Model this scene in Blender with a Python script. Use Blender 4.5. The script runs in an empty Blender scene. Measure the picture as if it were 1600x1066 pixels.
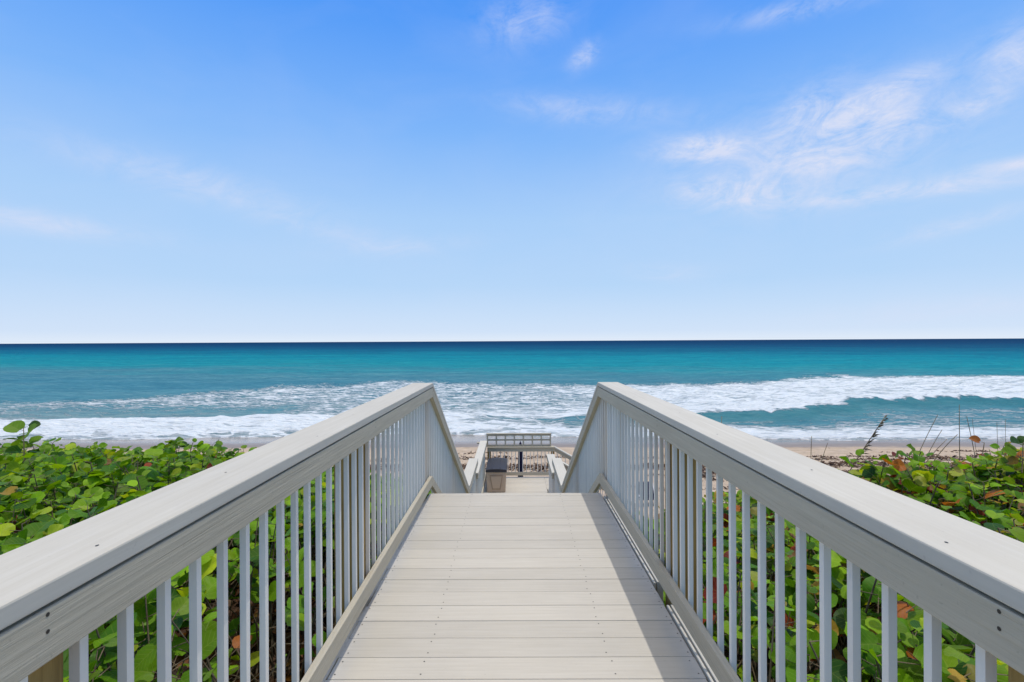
import bpy, bmesh, math, random
import numpy as np
from mathutils import Vector, Matrix

random.seed(7)
RNG = np.random.default_rng(11)
SC = bpy.context.scene
COL = SC.collection
R = math.radians

# ------------------------------------------------------------------ camera
EYE = 1.39                                   # height of the eye above the deck
cam_d = bpy.data.cameras.new('camera')
cam = bpy.data.objects.new('camera', cam_d)
COL.objects.link(cam)
cam_d.sensor_width = 36.0
cam_d.lens = 781.0 / 1600.0 * 36.0
cam_d.clip_start = 0.05
cam_d.clip_end = 120000
cam.matrix_world = (Matrix.Translation((-0.01, 0, EYE)) @ Matrix.Rotation(R(0.22), 4, 'Z')
                    @ Matrix.Rotation(R(90.0), 4, 'X') @ Matrix.Rotation(R(-0.30), 4, 'Z'))
SC.camera = cam

# ------------------------------------------------------------------ sun, sky, exposure
SUN_DIR = Vector((0.155, -0.048, 1.0)).normalized()
sun_el = math.asin(SUN_DIR.z)
sun_az = math.atan2(SUN_DIR.x, SUN_DIR.y)
sd = bpy.data.lights.new('sun', 'SUN')
sd.energy = 2.2
sd.angle = R(0.5)
sd.color = (1.0, 0.955, 0.88)
sun = bpy.data.objects.new('sun', sd)
COL.objects.link(sun)
sun.rotation_euler = SUN_DIR.to_track_quat('Z', 'Y').to_euler()
sun.location = (3, -2, 30)

SC.view_settings.view_transform = 'Standard'
SC.view_settings.look = 'None'
SC.view_settings.gamma = 1.0
SC.view_settings.exposure = 0.0

class NT:
    """small helper for node trees"""
    def __init__(self, tree):
        self.t = tree
        tree.nodes.clear()
    def n(self, kind, **props):
        nd = self.t.nodes.new(kind)
        for k, v in props.items():
            setattr(nd, k, v)
        return nd
    def put(self, sock, v):
        if v is None:
            return
        if isinstance(v, bpy.types.NodeSocket):
            self.t.links.new(v, sock)
        else:
            if isinstance(v, (tuple, list)) and len(v) == 3 and sock.type == 'RGBA':
                v = (*v, 1.0)
            sock.default_value = v
    def m(self, op, a, b=None, c=None, clamp=False):
        nd = self.n('ShaderNodeMath', operation=op, use_clamp=clamp)
        self.put(nd.inputs[0], a); self.put(nd.inputs[1], b); self.put(nd.inputs[2], c)
        return nd.outputs[0]
    def mix(self, f, a, b, mode='MIX'):
        nd = self.n('ShaderNodeMix', data_type='RGBA', blend_type=mode)
        self.put(nd.inputs[0], f); self.put(nd.inputs[6], a); self.put(nd.inputs[7], b)
        return nd.outputs[2]
    def ramp(self, f, stops, interp='LINEAR'):
        nd = self.n('ShaderNodeValToRGB')
        nd.color_ramp.interpolation = interp
        el = nd.color_ramp.elements
        while len(el) < len(stops):
            el.new(0.5)
        for e, (p, c) in zip(el, stops):
            e.position = p
            e.color = (*c, 1.0) if len(c) == 3 else c
        self.put(nd.inputs[0], f)
        return nd.outputs[0]
    def mr(self, v, a, b, c=0.0, d=1.0, smooth=False):
        nd = self.n('ShaderNodeMapRange', interpolation_type='SMOOTHSTEP' if smooth else 'LINEAR')
        nd.clamp = True
        self.put(nd.inputs[0], v); self.put(nd.inputs[1], a); self.put(nd.inputs[2], b)
        self.put(nd.inputs[3], c); self.put(nd.inputs[4], d)
        return nd.outputs[0]
    def noise(self, vec, scale, detail=4, rough=0.5, dist=0.0):
        nd = self.n('ShaderNodeTexNoise')
        self.put(nd.inputs['Vector'], vec); self.put(nd.inputs['Scale'], scale)
        self.put(nd.inputs['Detail'], detail); self.put(nd.inputs['Roughness'], rough)
        self.put(nd.inputs['Distortion'], dist)
        return nd.outputs[0]
    def scalev(self, vec, s, off=None):
        nd = self.n('ShaderNodeVectorMath', operation='MULTIPLY')
        self.put(nd.inputs[0], vec); nd.inputs[1].default_value = s
        if off is None:
            return nd.outputs[0]
        n2 = self.n('ShaderNodeVectorMath', operation='ADD')
        self.put(n2.inputs[0], nd.outputs[0]); self.put(n2.inputs[1], off)
        return n2.outputs[0]
    def xyz(self, vec):
        nd = self.n('ShaderNodeSeparateXYZ'); self.put(nd.inputs[0], vec)
        return nd.outputs
    def comb(self, x, y, z=0.0):
        nd = self.n('ShaderNodeCombineXYZ')
        self.put(nd.inputs[0], x); self.put(nd.inputs[1], y); self.put(nd.inputs[2], z)
        return nd.outputs[0]
    def bump(self, h, strength=0.3, dist=0.01, normal=None):
        nd = self.n('ShaderNodeBump')
        nd.inputs['Strength'].default_value = strength
        nd.inputs['Distance'].default_value = dist
        self.put(nd.inputs['Height'], h)
        if normal is not None:
            self.put(nd.inputs['Normal'], normal)
        return nd.outputs[0]

world = bpy.data.worlds.new('World')
SC.world = world
world.use_nodes = True
W = NT(world.node_tree)
sky = W.n('ShaderNodeTexSky', sky_type='NISHITA')
sky.sun_disc = False
sky.sun_elevation = sun_el
sky.sun_rotation = sun_az
sky.altitude = 0
sky.air_density = 1.0
sky.dust_density = 0.6
sky.ozone_density = 2.0
gen = W.n('ShaderNodeTexCoord').outputs['Generated']
nrm = W.n('ShaderNodeVectorMath', operation='NORMALIZE'); W.put(nrm.inputs[0], gen)
dx, dy, dz = W.xyz(nrm.outputs[0])
az = W.m('ARCTAN2', dx, dy)
el = W.m('ARCSINE', dz)
# thin high cloud, laid out by azimuth and elevation (degrees): az, el, half width, half height, tilt, strength
CLOUDS = [(33.2, 18.2, 4.4, 1.5, 10, 1.5), (20.8, 19.7, 3.6, .9, -5, 1.1), (24.0, 14.9, 4.6, 1.0, -10, 1.05),
          (39.0, 13.0, 6.5, .55, -2, .8), (35.0, 21.2, 3.6, .8, 12, 1.1), (30.0, 21.5, 2.4, 1.0, 30, .55), (31.0, 17.6, 10.0, 3.6, 4, .42),
          (-33.0, 15.2, 8.0, 1.1, -7, 0.5), (-44.5, 10.0, 6.0, .7, -2, 0.65), (-20.0, 11.8, 7.0, .8, -10, 0.3), (1.5, 32.8, 4.0, 1.6, 8, 0.5),
          (8.2, 29.4, 1.3, .7, 25, .8), (45.2, 22.0, 1.7, 1.4, 20, 0.75), (43.0, 19.0, 1.8, .8, 20, .55), (45.5, 13.8, 2.2, .35, -2, 1.0),
          (41.0, 9.6, 3.6, 0.5, 10, 0.5), (31.0, 29.7, 6.0, .6, -3, 0.5), (8.0, 24.5, 7.0, 1.0, -6, 0.45),
          (17.0, 7.4, 3.5, .8, -5, 0.3), (42.0, 2.6, 9.0, .8, 3, 0.35), (-13, 10.5, 7, .7, 5, .25)]
mask = None
for ca, ce, ha, he, tilt, st in CLOUDS:
    a = W.m('SUBTRACT', az, R(ca)); e = W.m('SUBTRACT', el, R(ce))
    c, s = math.cos(R(tilt)), math.sin(R(tilt))
    ha, he = ha * 1.25, he * 1.35
    u = W.m('ADD', W.m('MULTIPLY', a, c / R(ha)), W.m('MULTIPLY', e, s / R(ha)))
    v = W.m('ADD', W.m('MULTIPLY', a, -s / R(he)), W.m('MULTIPLY', e, c / R(he)))
    q = W.m('ADD', W.m('MULTIPLY', u, u), W.m('MULTIPLY', v, v))
    g = W.m('MULTIPLY', W.m('EXPONENT', W.m('MULTIPLY', q, -1.0)), st)
    mask = g if mask is None else W.m('ADD', mask, g)
cv = W.comb(W.m('MULTIPLY', az, 5.5), W.m('ADD', W.m('MULTIPLY', el, 10.0), W.m('MULTIPLY', az, -.5)), 0.0)
n1 = W.noise(cv, 1.5, 9, 0.64, 1.6)
n2 = W.noise(W.scalev(cv, (2.6, 3.4, 1.0), (4.0, 7.0, 0.0)), 2.2, 7, 0.65, 1.5)
tex = W.m('ADD', W.m('MULTIPLY', n1, 0.85), W.m('MULTIPLY', n2, 0.22))
cl = W.m('MULTIPLY', W.mr(tex, 0.36, 0.66), W.m('MINIMUM', mask, 1.1))
veil = W.m('MULTIPLY', W.mr(W.noise(W.scalev(cv, (.5, .6, 1), (9, 2, 0)), 1.2, 5, .55, .4), .45, .75), 0.08)
cl = W.m('MINIMUM', W.m('ADD', W.m('MULTIPLY', cl, 0.95), veil), 0.9)
# the clear air: pale at the horizon, azure above (by elevation), plus an unseen warm zenith glow added as fill, with a share of the Nishita sky
deg = W.m('MULTIPLY', el, 180 / math.pi)
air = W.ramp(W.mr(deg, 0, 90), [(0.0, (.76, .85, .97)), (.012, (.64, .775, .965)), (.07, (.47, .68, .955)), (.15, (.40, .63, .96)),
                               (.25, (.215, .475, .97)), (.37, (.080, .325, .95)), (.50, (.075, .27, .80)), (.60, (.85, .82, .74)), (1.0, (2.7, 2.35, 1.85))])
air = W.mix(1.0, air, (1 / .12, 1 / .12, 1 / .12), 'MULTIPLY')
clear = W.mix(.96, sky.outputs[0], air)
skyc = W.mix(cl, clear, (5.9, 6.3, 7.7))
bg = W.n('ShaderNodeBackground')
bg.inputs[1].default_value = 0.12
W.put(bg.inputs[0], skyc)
wo = W.n('ShaderNodeOutputWorld')
W.t.links.new(bg.outputs[0], wo.inputs[0])

# ------------------------------------------------------------------ general helpers
def tag(o, label=None, cat=None, group=None, kind=None):
    if label: o['label'] = label
    if cat: o['category'] = cat
    if group: o['group'] = group
    if kind: o['kind'] = kind
    return o

def empty(name, loc, label=None, cat=None, group=None):
    o = bpy.data.objects.new(name, None)
    COL.objects.link(o)
    o.location = loc
    o.empty_display_size = 0.1
    return tag(o, label, cat, group)

class MB:
    """collects boxes and prisms (scene coordinates) and links them as one mesh"""
    def __init__(self):
        self.v = []; self.f = []; self.mi = []; self.cur = 0
    def add(self, vs, fs):
        b = len(self.v)
        self.v += [tuple(p) for p in vs]
        self.f += [tuple(b + i for i in f) for f in fs]
        self.mi += [self.cur] * len(fs)
        return self
    def box(self, x0, x1, y0, y1, z0, z1):
        vs = [(x, y, z) for x in (x0, x1) for y in (y0, y1) for z in (z0, z1)]
        return self.add(vs, [(0, 1, 3, 2), (4, 6, 7, 5), (0, 4, 5, 1), (2, 3, 7, 6), (0, 2, 6, 4), (1, 5, 7, 3)])
    def prism(self, pts, a0, a1, axis='x'):
        """polygon pts swept along an axis; for 'x' pts are (y, z), for 'y' pts are (x, z)"""
        n = len(pts)
        if axis == 'x':
            vs = [(a0, p, q) for p, q in pts] + [(a1, p, q) for p, q in pts]
        else:
            vs = [(p, a0, q) for p, q in pts] + [(p, a1, q) for p, q in pts]
        fs = [tuple(range(n)), tuple(range(2 * n - 1, n - 1, -1))]
        fs += [(i, i + n, (i + 1) % n + n, (i + 1) % n) for i in range(n)]
        return self.add(vs, fs)
    def tube(self, pts, radii, sides=8, cap=True):
        pts = [Vector(p) for p in pts]
        rings = []
        for i, p in enumerate(pts):
            d = (pts[min(i + 1, len(pts) - 1)] - pts[max(i - 1, 0)]).normalized()
            a = Vector((0, 1, 0)) if abs(d.y) < 0.9 else Vector((1, 0, 0))
            e1 = d.cross(a).normalized(); e2 = d.cross(e1)
            r = radii[i] if isinstance(radii, (list, tuple)) else radii
            rings.append([p + (e1 * math.cos(k * 2 * math.pi / sides) + e2 * math.sin(k * 2 * math.pi / sides)) * r
                          for k in range(sides)])
        vs = [q for rg in rings for q in rg]
        fs = []
        for i in range(len(rings) - 1):
            for k in range(sides):
                a, b = i * sides + k, i * sides + (k + 1) % sides
                fs.append((a, b, b + sides, a + sides))
        if cap:
            fs.append(tuple(range(sides)))
            fs.append(tuple(len(vs) - 1 - i for i in range(sides)))
        return self.add(vs, fs)
    def build(self, name, mats, parent=None, bevel=0.0, smooth=False):
        org = Vector(parent.location) if parent is not None else Vector((0, 0, 0))
        if parent is not None and parent.parent is not None:
            org = org + Vector(parent.parent.location)
        me = bpy.data.meshes.new(name)
        me.from_pydata([Vector(p) - org for p in self.v], [], self.f)
        bm = bmesh.new(); bm.from_mesh(me)
        bmesh.ops.recalc_face_normals(bm, faces=bm.faces)
        bm.to_mesh(me); bm.free()
        for m in (mats if isinstance(mats, (list, tuple)) else [mats]):
            me.materials.append(m)
        for p, mi in zip(me.polygons, self.mi):
            p.material_index = mi
            p.use_smooth = smooth
        o = bpy.data.objects.new(name, me)
        COL.objects.link(o)
        if parent is not None:
            o.parent = parent
        if bevel > 0:
            b = o.modifiers.new('bevel', 'BEVEL')
            b.width = bevel; b.segments = 2; b.limit_method = 'ANGLE'
        return o

def np_mesh(name, verts, quads=None, tris=None, mats=(), mat_q=None, mat_t=None, smooth=True):
    me = bpy.data.meshes.new(name)
    nq = 0 if quads is None else len(quads)
    nt = 0 if tris is None else len(tris)
    me.vertices.add(len(verts))
    me.vertices.foreach_set('co', np.asarray(verts, np.float32).ravel())
    loops = []
    if nq: loops.append(np.asarray(quads).ravel())
    if nt: loops.append(np.asarray(tris).ravel())
    loops = np.concatenate(loops).astype(np.int32)
    me.loops.add(len(loops))
    me.loops.foreach_set('vertex_index', loops)
    starts = np.concatenate([np.arange(nq) * 4, nq * 4 + np.arange(nt) * 3]).astype(np.int32)
    me.polygons.add(nq + nt)
    me.polygons.foreach_set('loop_start', starts)
    mi = np.zeros(nq + nt, np.int32)
    if mat_q is not None: mi[:nq] = mat_q
    if mat_t is not None: mi[nq:] = mat_t
    for m in mats:
        me.materials.append(m)
    me.polygons.foreach_set('material_index', mi)
    me.polygons.foreach_set('use_smooth', np.full(nq + nt, smooth, bool))
    me.update(calc_edges=True)
    me.validate()
    return me

def link_mesh(me, name, parent=None):
    o = bpy.data.objects.new(name, me)
    COL.objects.link(o)
    if parent is not None: o.parent = parent
    return o

def vnoise(x, y, seed=0):
    """smooth value noise on arrays, 0..1"""
    xi = np.floor(x).astype(np.int64); yi = np.floor(y).astype(np.int64)
    fx = x - xi; fy = y - yi
    fx = fx * fx * (3 - 2 * fx); fy = fy * fy * (3 - 2 * fy)
    def h(a, b):
        k = (a * 374761393 + b * 668265263 + seed * 1442695041) & 0xffffffff
        k = ((k ^ (k >> 13)) * 1274126177) & 0xffffffff
        return ((k ^ (k >> 16)) & 0xffff) / 65535.0
    return (h(xi, yi) * (1 - fx) + h(xi + 1, yi) * fx) * (1 - fy) + (h(xi, yi + 1) * (1 - fx) + h(xi + 1, yi + 1) * fx) * fy

def fbm(x, y, octaves=4, seed=0):
    x = np.asarray(x, float); y = np.asarray(y, float)
    s = 0; a = 0.5; t = 0
    for k in range(octaves):
        s = s + a * vnoise(x * 2 ** k + 17 * k, y * 2 ** k - 31 * k, seed + k); t += a; a *= 0.5
    return s / t

def sstep(a, b, x):
    t = np.clip((x - a) / (b - a), 0, 1)
    return t * t * (3 - 2 * t)

# ------------------------------------------------------------------ materials
def new_mat(name):
    m = bpy.data.materials.new(name)
    m.use_nodes = True
    return m, NT(m.node_tree)

def finish(T, col, rough=0.6, normal=None, spec=None, **kw):
    b = T.n('ShaderNodeBsdfPrincipled')
    T.put(b.inputs['Base Color'], col); T.put(b.inputs['Roughness'], rough)
    if normal is not None: T.put(b.inputs['Normal'], normal)
    if spec is not None: T.put(b.inputs['Specular IOR Level'], spec)
    for k, v in kw.items(): T.put(b.inputs[k], v)
    o = T.n('ShaderNodeOutputMaterial')
    T.t.links.new(b.outputs[0], o.inputs[0])
    return b

def plank_mat(name, base, dark, stretch, bump=0.35, rough=0.62, speck=0.5):
    """painted or composite board; stretch = noise scale per axis (small along the grain)"""
    m, T = new_mat(name)
    oc = T.n('ShaderNodeTexCoord').outputs['Object']
    rnd = T.n('ShaderNodeObjectInfo').outputs['Random']
    off = T.comb(T.m('MULTIPLY', rnd, 37.0), T.m('MULTIPLY', rnd, 91.0), T.m('MULTIPLY', rnd, 13.0))
    v = T.scalev(oc, stretch, off)
    g = T.noise(v, 1.0, 6, 0.65, 0.4)
    g2 = T.noise(T.scalev(oc, tuple(s * 0.22 for s in stretch), off), 1.0, 4, 0.6, 1.0)
    blot = T.noise(T.scalev(oc, (2.3, 2.3, 2.3), off), 1.0, 6, 0.65)
    c = T.mix(T.mr(g, 0.38, 0.66), dark, base)
    c = T.mix(T.mr(blot, 0.42, 0.72, 0.0, 0.42), c, tuple(b * 0.80 for b in base))
    c = T.mix(T.mr(g2, 0.5, 0.8, 0, 0.12), c, tuple(min(1, b * 1.12) for b in base))
    sp = T.noise(oc, 90.0, 2, 0.5)
    c = T.mix(T.mr(sp, 0.68, 0.76, 0, speck), c, tuple(b * 0.6 for b in base))
    vv = T.mr(rnd, 0, 1, 0.93, 1.05)
    c = T.mix(1.0, c, T.comb(vv, vv, vv), 'MULTIPLY')
    nrm = T.bump(T.m('ADD', T.m('MULTIPLY', g, 0.7), T.m('MULTIPLY', g2, 0.6)), bump, 0.004)
    finish(T, c, T.mr(g, 0.3, 0.7, rough + 0.1, rough - 0.08), nrm, 0.4)
    return m

GREY = (0.505, 0.455, 0.35); GREYD = (0.44, 0.393, 0.298)
M_deck = plank_mat('deck_paint', (0.52, 0.485, 0.42), (0.475, 0.44, 0.378), (2.5, 60, 60), 0.25, speck=0.35)
M_railY = plank_mat('rail_paint_lengthwise', GREY, GREYD, (95, 2.6, 95), 1.0)
M_railX = plank_mat('rail_paint_crosswise', GREY, GREYD, (2.2, 75, 75), 0.55)
M_capY = plank_mat('rail_cap_paint', (0.56, 0.53, 0.46), (0.51, 0.48, 0.41), (60, 2.0, 60), 0.22, speck=0.3)
M_bal = plank_mat('baluster_enamel', (0.80, 0.775, 0.71), (0.76, 0.735, 0.67), (30, 30, 3), 0.1, rough=0.38, speck=0.15)

def wood_mat(name, a, b, c, stretch):
    m, T = new_mat(name)
    oc = T.n('ShaderNodeTexCoord').outputs['Object']
    g = T.noise(T.scalev(oc, stretch), 1.0, 6, 0.6, 1.2)
    f = T.noise(T.scalev(oc, tuple(s * 4 for s in stretch)), 1.0, 3, 0.6)
    col = T.ramp(T.m('ADD', T.m('MULTIPLY', g, .75), T.m('MULTIPLY', f, .25)), [(0.3, a), (0.5, b), (0.7, c)])
    finish(T, col, 0.75, T.bump(g, 0.4, 0.003), 0.25)
    return m
M_post = wood_mat('treated_pine', (0.19, 0.115, 0.035), (0.34, 0.22, 0.07), (0.44, 0.30, 0.11), (38, 38, 1.6))
M_screw, T = new_mat('screw_steel'); finish(T, (0.06, 0.055, 0.05), 0.5, None, 0.5, Metallic=0.6)

def plastic(name, col, rough=0.5, nscale=120, bmp=0.15):
    m, T = new_mat(name)
    oc = T.n('ShaderNodeTexCoord').outputs['Object']
    n = T.noise(oc, nscale, 3); n2 = T.noise(oc, 5, 5, .6)
    c = T.mix(T.mr(n2, .3, .75, 0, .35), col, tuple(x * .72 for x in col))
    finish(T, c, rough, T.bump(n, bmp, 0.002), 0.4)
    return m
M_boxbody = plastic('taupe_resin', (0.56, 0.42, 0.30), 0.55)
M_boxpanel = plastic('taupe_resin_panel', (0.38, 0.27, 0.185), 0.6)
M_boxlid = plastic('charcoal_resin', (0.035, 0.033, 0.04), 0.45)
M_navy = plastic('navy_canvas', (0.006, 0.008, 0.045), 0.85, 300, 0.3)
M_alu = plastic('pale_metal', (0.55, 0.55, 0.6), 0.4)

# ------------------------------------------------------------------ the shore: sand sheet
SEA = -5.61
GY = np.array([-400, -40, 0, 5, 7, 9.5, 12, 15, 18, 22, 24, 27, 30, 33, 36.5, 42, 60, 200])
GZ = np.array([-.95, -.95, -0.95, -1.15, -1.65, -2.45, -3.1, -3.6, -4.0, -4.4, -4.55, -4.82, -5.12, -5.38, -5.66, -6.1, -7.5, -9])
def ground_z(x, y):
    x = np.asarray(x, float); y = np.asarray(y, float)
    z = np.interp(y, GY, GZ)
    dry = sstep(32, 26, y)
    z = z + dry * (fbm(x * .35, y * .35, 3, 5) - .5) * 0.22 * sstep(60, 20, np.abs(x) + 10)
    z = z + dry * (fbm(x * 1.9, y * 1.9, 3, 9) - .5) * 0.11
    return z

def build_beach():
    ys = np.concatenate([[-400, -200, -90, -45, -25, -14], np.arange(-8, 10, .25), np.arange(10, 32, .14), np.arange(32, 48, .4), [55, 70, 100, 200]])
    xs = np.concatenate([[-900, -500, -250, -120, -80, -55], np.arange(-42, 42.01, .2), [55, 80, 120, 250, 500, 900]])
    X, Y = np.meshgrid(xs, ys)
    Z = ground_z(X, Y)
    # trodden prints pressed into the dry sand
    rng = np.random.default_rng(3)
    for k in range(900):
        px, py = rng.uniform(-30, 38), rng.uniform(14.5, 29)
        i0, i1 = np.searchsorted(ys, [py - .5, py + .5]); j0, j1 = np.searchsorted(xs, [px - .6, px + .6])
        sx, sy = rng.uniform(.1, .22), rng.uniform(.1, .22)
        Z[i0:i1, j0:j1] -= rng.uniform(.02, .07) * np.exp(-(((X[i0:i1, j0:j1] - px) / sx) ** 2 + ((Y[i0:i1, j0:j1] - py) / sy) ** 2))
    ny, nx = X.shape
    idx = np.arange(nx * ny).reshape(ny, nx)
    q = np.stack([idx[:-1, :-1], idx[:-1, 1:], idx[1:, 1:], idx[1:, :-1]], -1).reshape(-1, 4)
    m, T = new_mat('beach_sand')
    P = T.n('ShaderNodeNewGeometry').outputs['Position']
    px, py, pz = T.xyz(P)
    big = T.noise(T.scalev(P, (.25, .5, .5)), 1.0, 5, .6)
    mid = T.noise(T.scalev(P, (1.5, 2.2, 2)), 1.0, 6, .65, .3)
    fine = T.noise(P, 9.0, 6, .7)
    grain = T.noise(P, 130.0, 2, .6)
    dry = T.mix(T.mr(mid, .35, .7), (0.40, 0.315, 0.235), (0.56, 0.455, 0.355))
    dry = T.mix(T.mr(fine, .5, .72, 0, .55), dry, (0.33, 0.25, 0.18))
    dry = T.mix(T.mr(grain, .55, .75, 0, .4), dry, (0.25, 0.19, 0.14))
    wet = T.mix(T.mr(mid, .3, .7), (0.19, 0.145, 0.115), (0.25, 0.195, 0.155))
    edge = T.m('ADD', py, T.m('ADD', T.m('MULTIPLY', T.m('SUBTRACT', big, .5), 3.2), T.m('MULTIPLY', px, 0.022)))
    wf = T.mr(edge, 30.4, 31.1)
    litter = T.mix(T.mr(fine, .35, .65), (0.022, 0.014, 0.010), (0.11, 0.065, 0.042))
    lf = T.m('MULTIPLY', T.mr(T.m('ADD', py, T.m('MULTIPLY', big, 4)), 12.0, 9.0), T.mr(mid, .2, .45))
    c = T.mix(wf, dry, wet)
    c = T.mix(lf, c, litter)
    film = T.mr(edge, 32.0, 34.5)
    rough = T.m('SUBTRACT', T.mr(wf, 0, 1, .95, .5), T.m('MULTIPLY', film, .34))
    hgt = T.m('ADD', T.m('MULTIPLY', mid, 1.2), T.m('ADD', T.m('MULTIPLY', fine, .35), T.m('MULTIPLY', grain, .06)))
    hgt = T.m('MULTIPLY', hgt, T.mr(wf, 0, 1, 1, .06))
    finish(T, c, rough, T.bump(hgt, .8, .12), T.mr(wf, 0, 1, .1, .55))
    me = np_mesh('beach', np.stack([X, Y, Z], -1).reshape(-1, 3), q, mats=[m])
    o = link_mesh(me, 'beach')
    tag(o, 'pale trodden sand beach sloping down to the wet shoreline', None, None, 'structure')
build_beach()

# ------------------------------------------------------------------ the ocean
def build_ocean():
    ys = [30.5]
    while ys[-1] < 60000:
        y = ys[-1]
        r = 1.0052 if y < 140 else (1.012 if y < 500 else 1.06)
        ys.append(y * r)
    ys = np.array(ys)
    us = np.linspace(-1, 1, 760)
    Wd = np.maximum(150, 1.75 * ys)
    X = us[None, :] * Wd[:, None]
    Y = np.repeat(ys[:, None], len(us), 1)
    wob = (fbm(X * .08, Y * .02 + 4, 3, 21) - .5)
    wob2 = (fbm(X * .35, Y * .05 + 9, 3, 22) - .5)
    wob3 = (fbm(X * 1.1, Y * .12 + 3, 3, 24) - .5)
    ip = lambda pts: np.interp(X, [p[0] for p in pts], [p[1] for p in pts])
    outer = ip([(-150, 52), (-70, 60), (-54, 66), (-41, 76), (-21, 87), (0, 85), (13, 83), (21, 80), (40, 86), (62, 99), (96, 98), (150, 104)]) + wob * 14 + wob2 * 5
    crest = ip([(-150, 50), (-45, 46), (-20, 44.5), (0, 44), (10, 44), (16, 43.8), (23, 45), (30, 47.5), (39, 50.5), (53, 53), (75, 57), (96, 61), (150, 70)]) + wob * 2.6 + wob2 * 2.4 + wob3 * 1.2 + (fbm(X * 2.3, Y * .3 + 8, 2, 25) - .5) * 1.0
    amp = np.interp(X, [-40, -12, 4, 12, 22, 40, 150], [0.0, .10, .3, .45, .85, 1.0, 1.0])
    d = Y - crest                                   # > 0 seaward of the breaking crest
    w1 = np.where(d > 0, np.exp(-(d / 5.5) ** 2), np.exp(-(d / (2.1 + .6 * wob2)) ** 2))
    Z = 1.10 * amp * w1 * (.85 + .5 * wob3)
    # inner surge of white water on the left, and the swash over the rest of the shore
    front = ip([(-150, 35), (-60, 35.5), (-28, 36.3), (-10, 38.3), (-2, 38), (6, 36.0), (15, 35.0), (22, 34.2), (35, 34), (90, 34.5), (150, 35)]) + wob * 2.6 + wob2 * 1.3
    s_top = ip([(-150, 42), (-60, 42), (-39, 44.3), (-20, 46), (-6, 46), (2, 44)]) + wob2 * 2.0
    left = sstep(1, -6, X)
    surge = sstep(front - .1, front + 1.3, Y) * sstep(s_top + 1.6, s_top - 1.5, Y)
    Z = Z + .42 * left * surge * sstep(-75, -40, X) * (0.75 + .8 * (fbm(X * .8, Y * .8, 3, 2) - .4))
    # swell and chop
    sw = np.sin(Y / 4.3 + X * .045 + wob * 9) * .10 + np.sin(Y / 7.9 - X * .03 + wob * 7 + 1) * .13
    ch = (fbm(X * .45, Y * .9, 4, 31) - .5) * .42
    far = sstep(36, 60, Y)
    Z = Z + (sw + ch) * (.18 + .82 * far) * sstep(1500, 300, Y)
    # foam amount
    right = sstep(4, 22, X)
    f_out = sstep(outer + 3, outer - 9, Y) * sstep(-1.0, .5, d)
    f1 = f_out * (0.62 + .26 * right + .25 * np.exp(-(d / 6) ** 2) * sstep(-15, 8, X))
    f1 = f1 * (1 - .10 * sstep(-25, -60, X))
    mid_l = sstep(crest + 13, crest + 4, Y) * sstep(-19, -26, X) * sstep(-58, -42, X)
    f1 = f1 * (1 - .72 * mid_l)
    # thick roller just seaward of the crest, centre and right
    roll = np.exp(-((d - 1.6) / 2.8) ** 2) * sstep(-18, -4, X) * sstep(-.7, .2, d)
    f1 = np.maximum(f1, roll * .98)
    f_s = surge * left * (1.06 + .15 * wob2)
    sw_in = sstep(front - .2, front + .35, Y) * np.maximum(sstep(crest - .5, crest - 5.5, Y), .85 * sstep(14, 0, X) * sstep(crest + 1.5, crest - .5, Y))
    f_sw = sw_in * (.62 + .36 * sstep(front + 6.5, front + 3, Y) * sstep(front, front + 1.6, Y)) * (1 - left * .1)
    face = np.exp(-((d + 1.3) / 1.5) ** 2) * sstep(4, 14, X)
    f_sw = f_sw * (1 - .55 * face) * (1 - .35 * right * sstep(front + 5, front + 8, Y))
    foam = np.clip(np.maximum(np.maximum(f1, f_s), f_sw), 0, 1)
    edge_line = np.exp(-((Y - front - .35) / .45) ** 2)
    foam = np.maximum(foam, edge_line * .80)
    foam = np.where(Y < front + .35, .78, foam)
    Z = Z + foam * .20 * (fbm(X * 1.3, Y * 2.0, 4, 77) - .3) * sstep(150, 100, Y)
    bed = ground_z(X, Y)
    thin = sstep(front + 2.5, front - .3, Y)
    Z = Z + SEA
    lip = np.interp(Y, GY, GZ) + .045 + .03 * edge_line
    Z = np.where(Y < front + 3, Z * (1 - thin) + np.maximum(lip, SEA - .1) * thin, Z)
    Z = np.where(Y < front, np.minimum(Z, np.interp(Y, GY, GZ) - .05 - .2 * (front - Y)), Z)
    ny, nx = X.shape
    idx = np.arange(nx * ny).reshape(ny, nx)
    q = np.stack([idx[:-1, :-1], idx[:-1, 1:], idx[1:, 1:], idx[1:, :-1]], -1).reshape(-1, 4)

    m, T = new_mat('sea_water')
    P = T.n('ShaderNodeNewGeometry').outputs['Position']
    px, py, pz = T.xyz(P)
    at = T.n('ShaderNodeAttribute', attribute_name='foam').outputs['Fac']
    sh = T.n('ShaderNodeAttribute', attribute_name='face').outputs['Fac']
    patch = T.noise(T.scalev(P, (.006, .018, 0)), 1.0, 5, .6, .6)
    patch2 = T.noise(T.scalev(P, (.03, .10, 0)), 1.0, 5, .62, .5)
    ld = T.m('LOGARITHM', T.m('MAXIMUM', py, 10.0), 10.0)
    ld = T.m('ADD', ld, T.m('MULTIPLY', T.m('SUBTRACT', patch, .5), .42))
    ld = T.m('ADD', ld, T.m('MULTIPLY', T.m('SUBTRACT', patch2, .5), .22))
    ld = T.m('ADD', ld, T.m('MULTIPLY', T.m('DIVIDE', px, py), 0.10))
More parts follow.
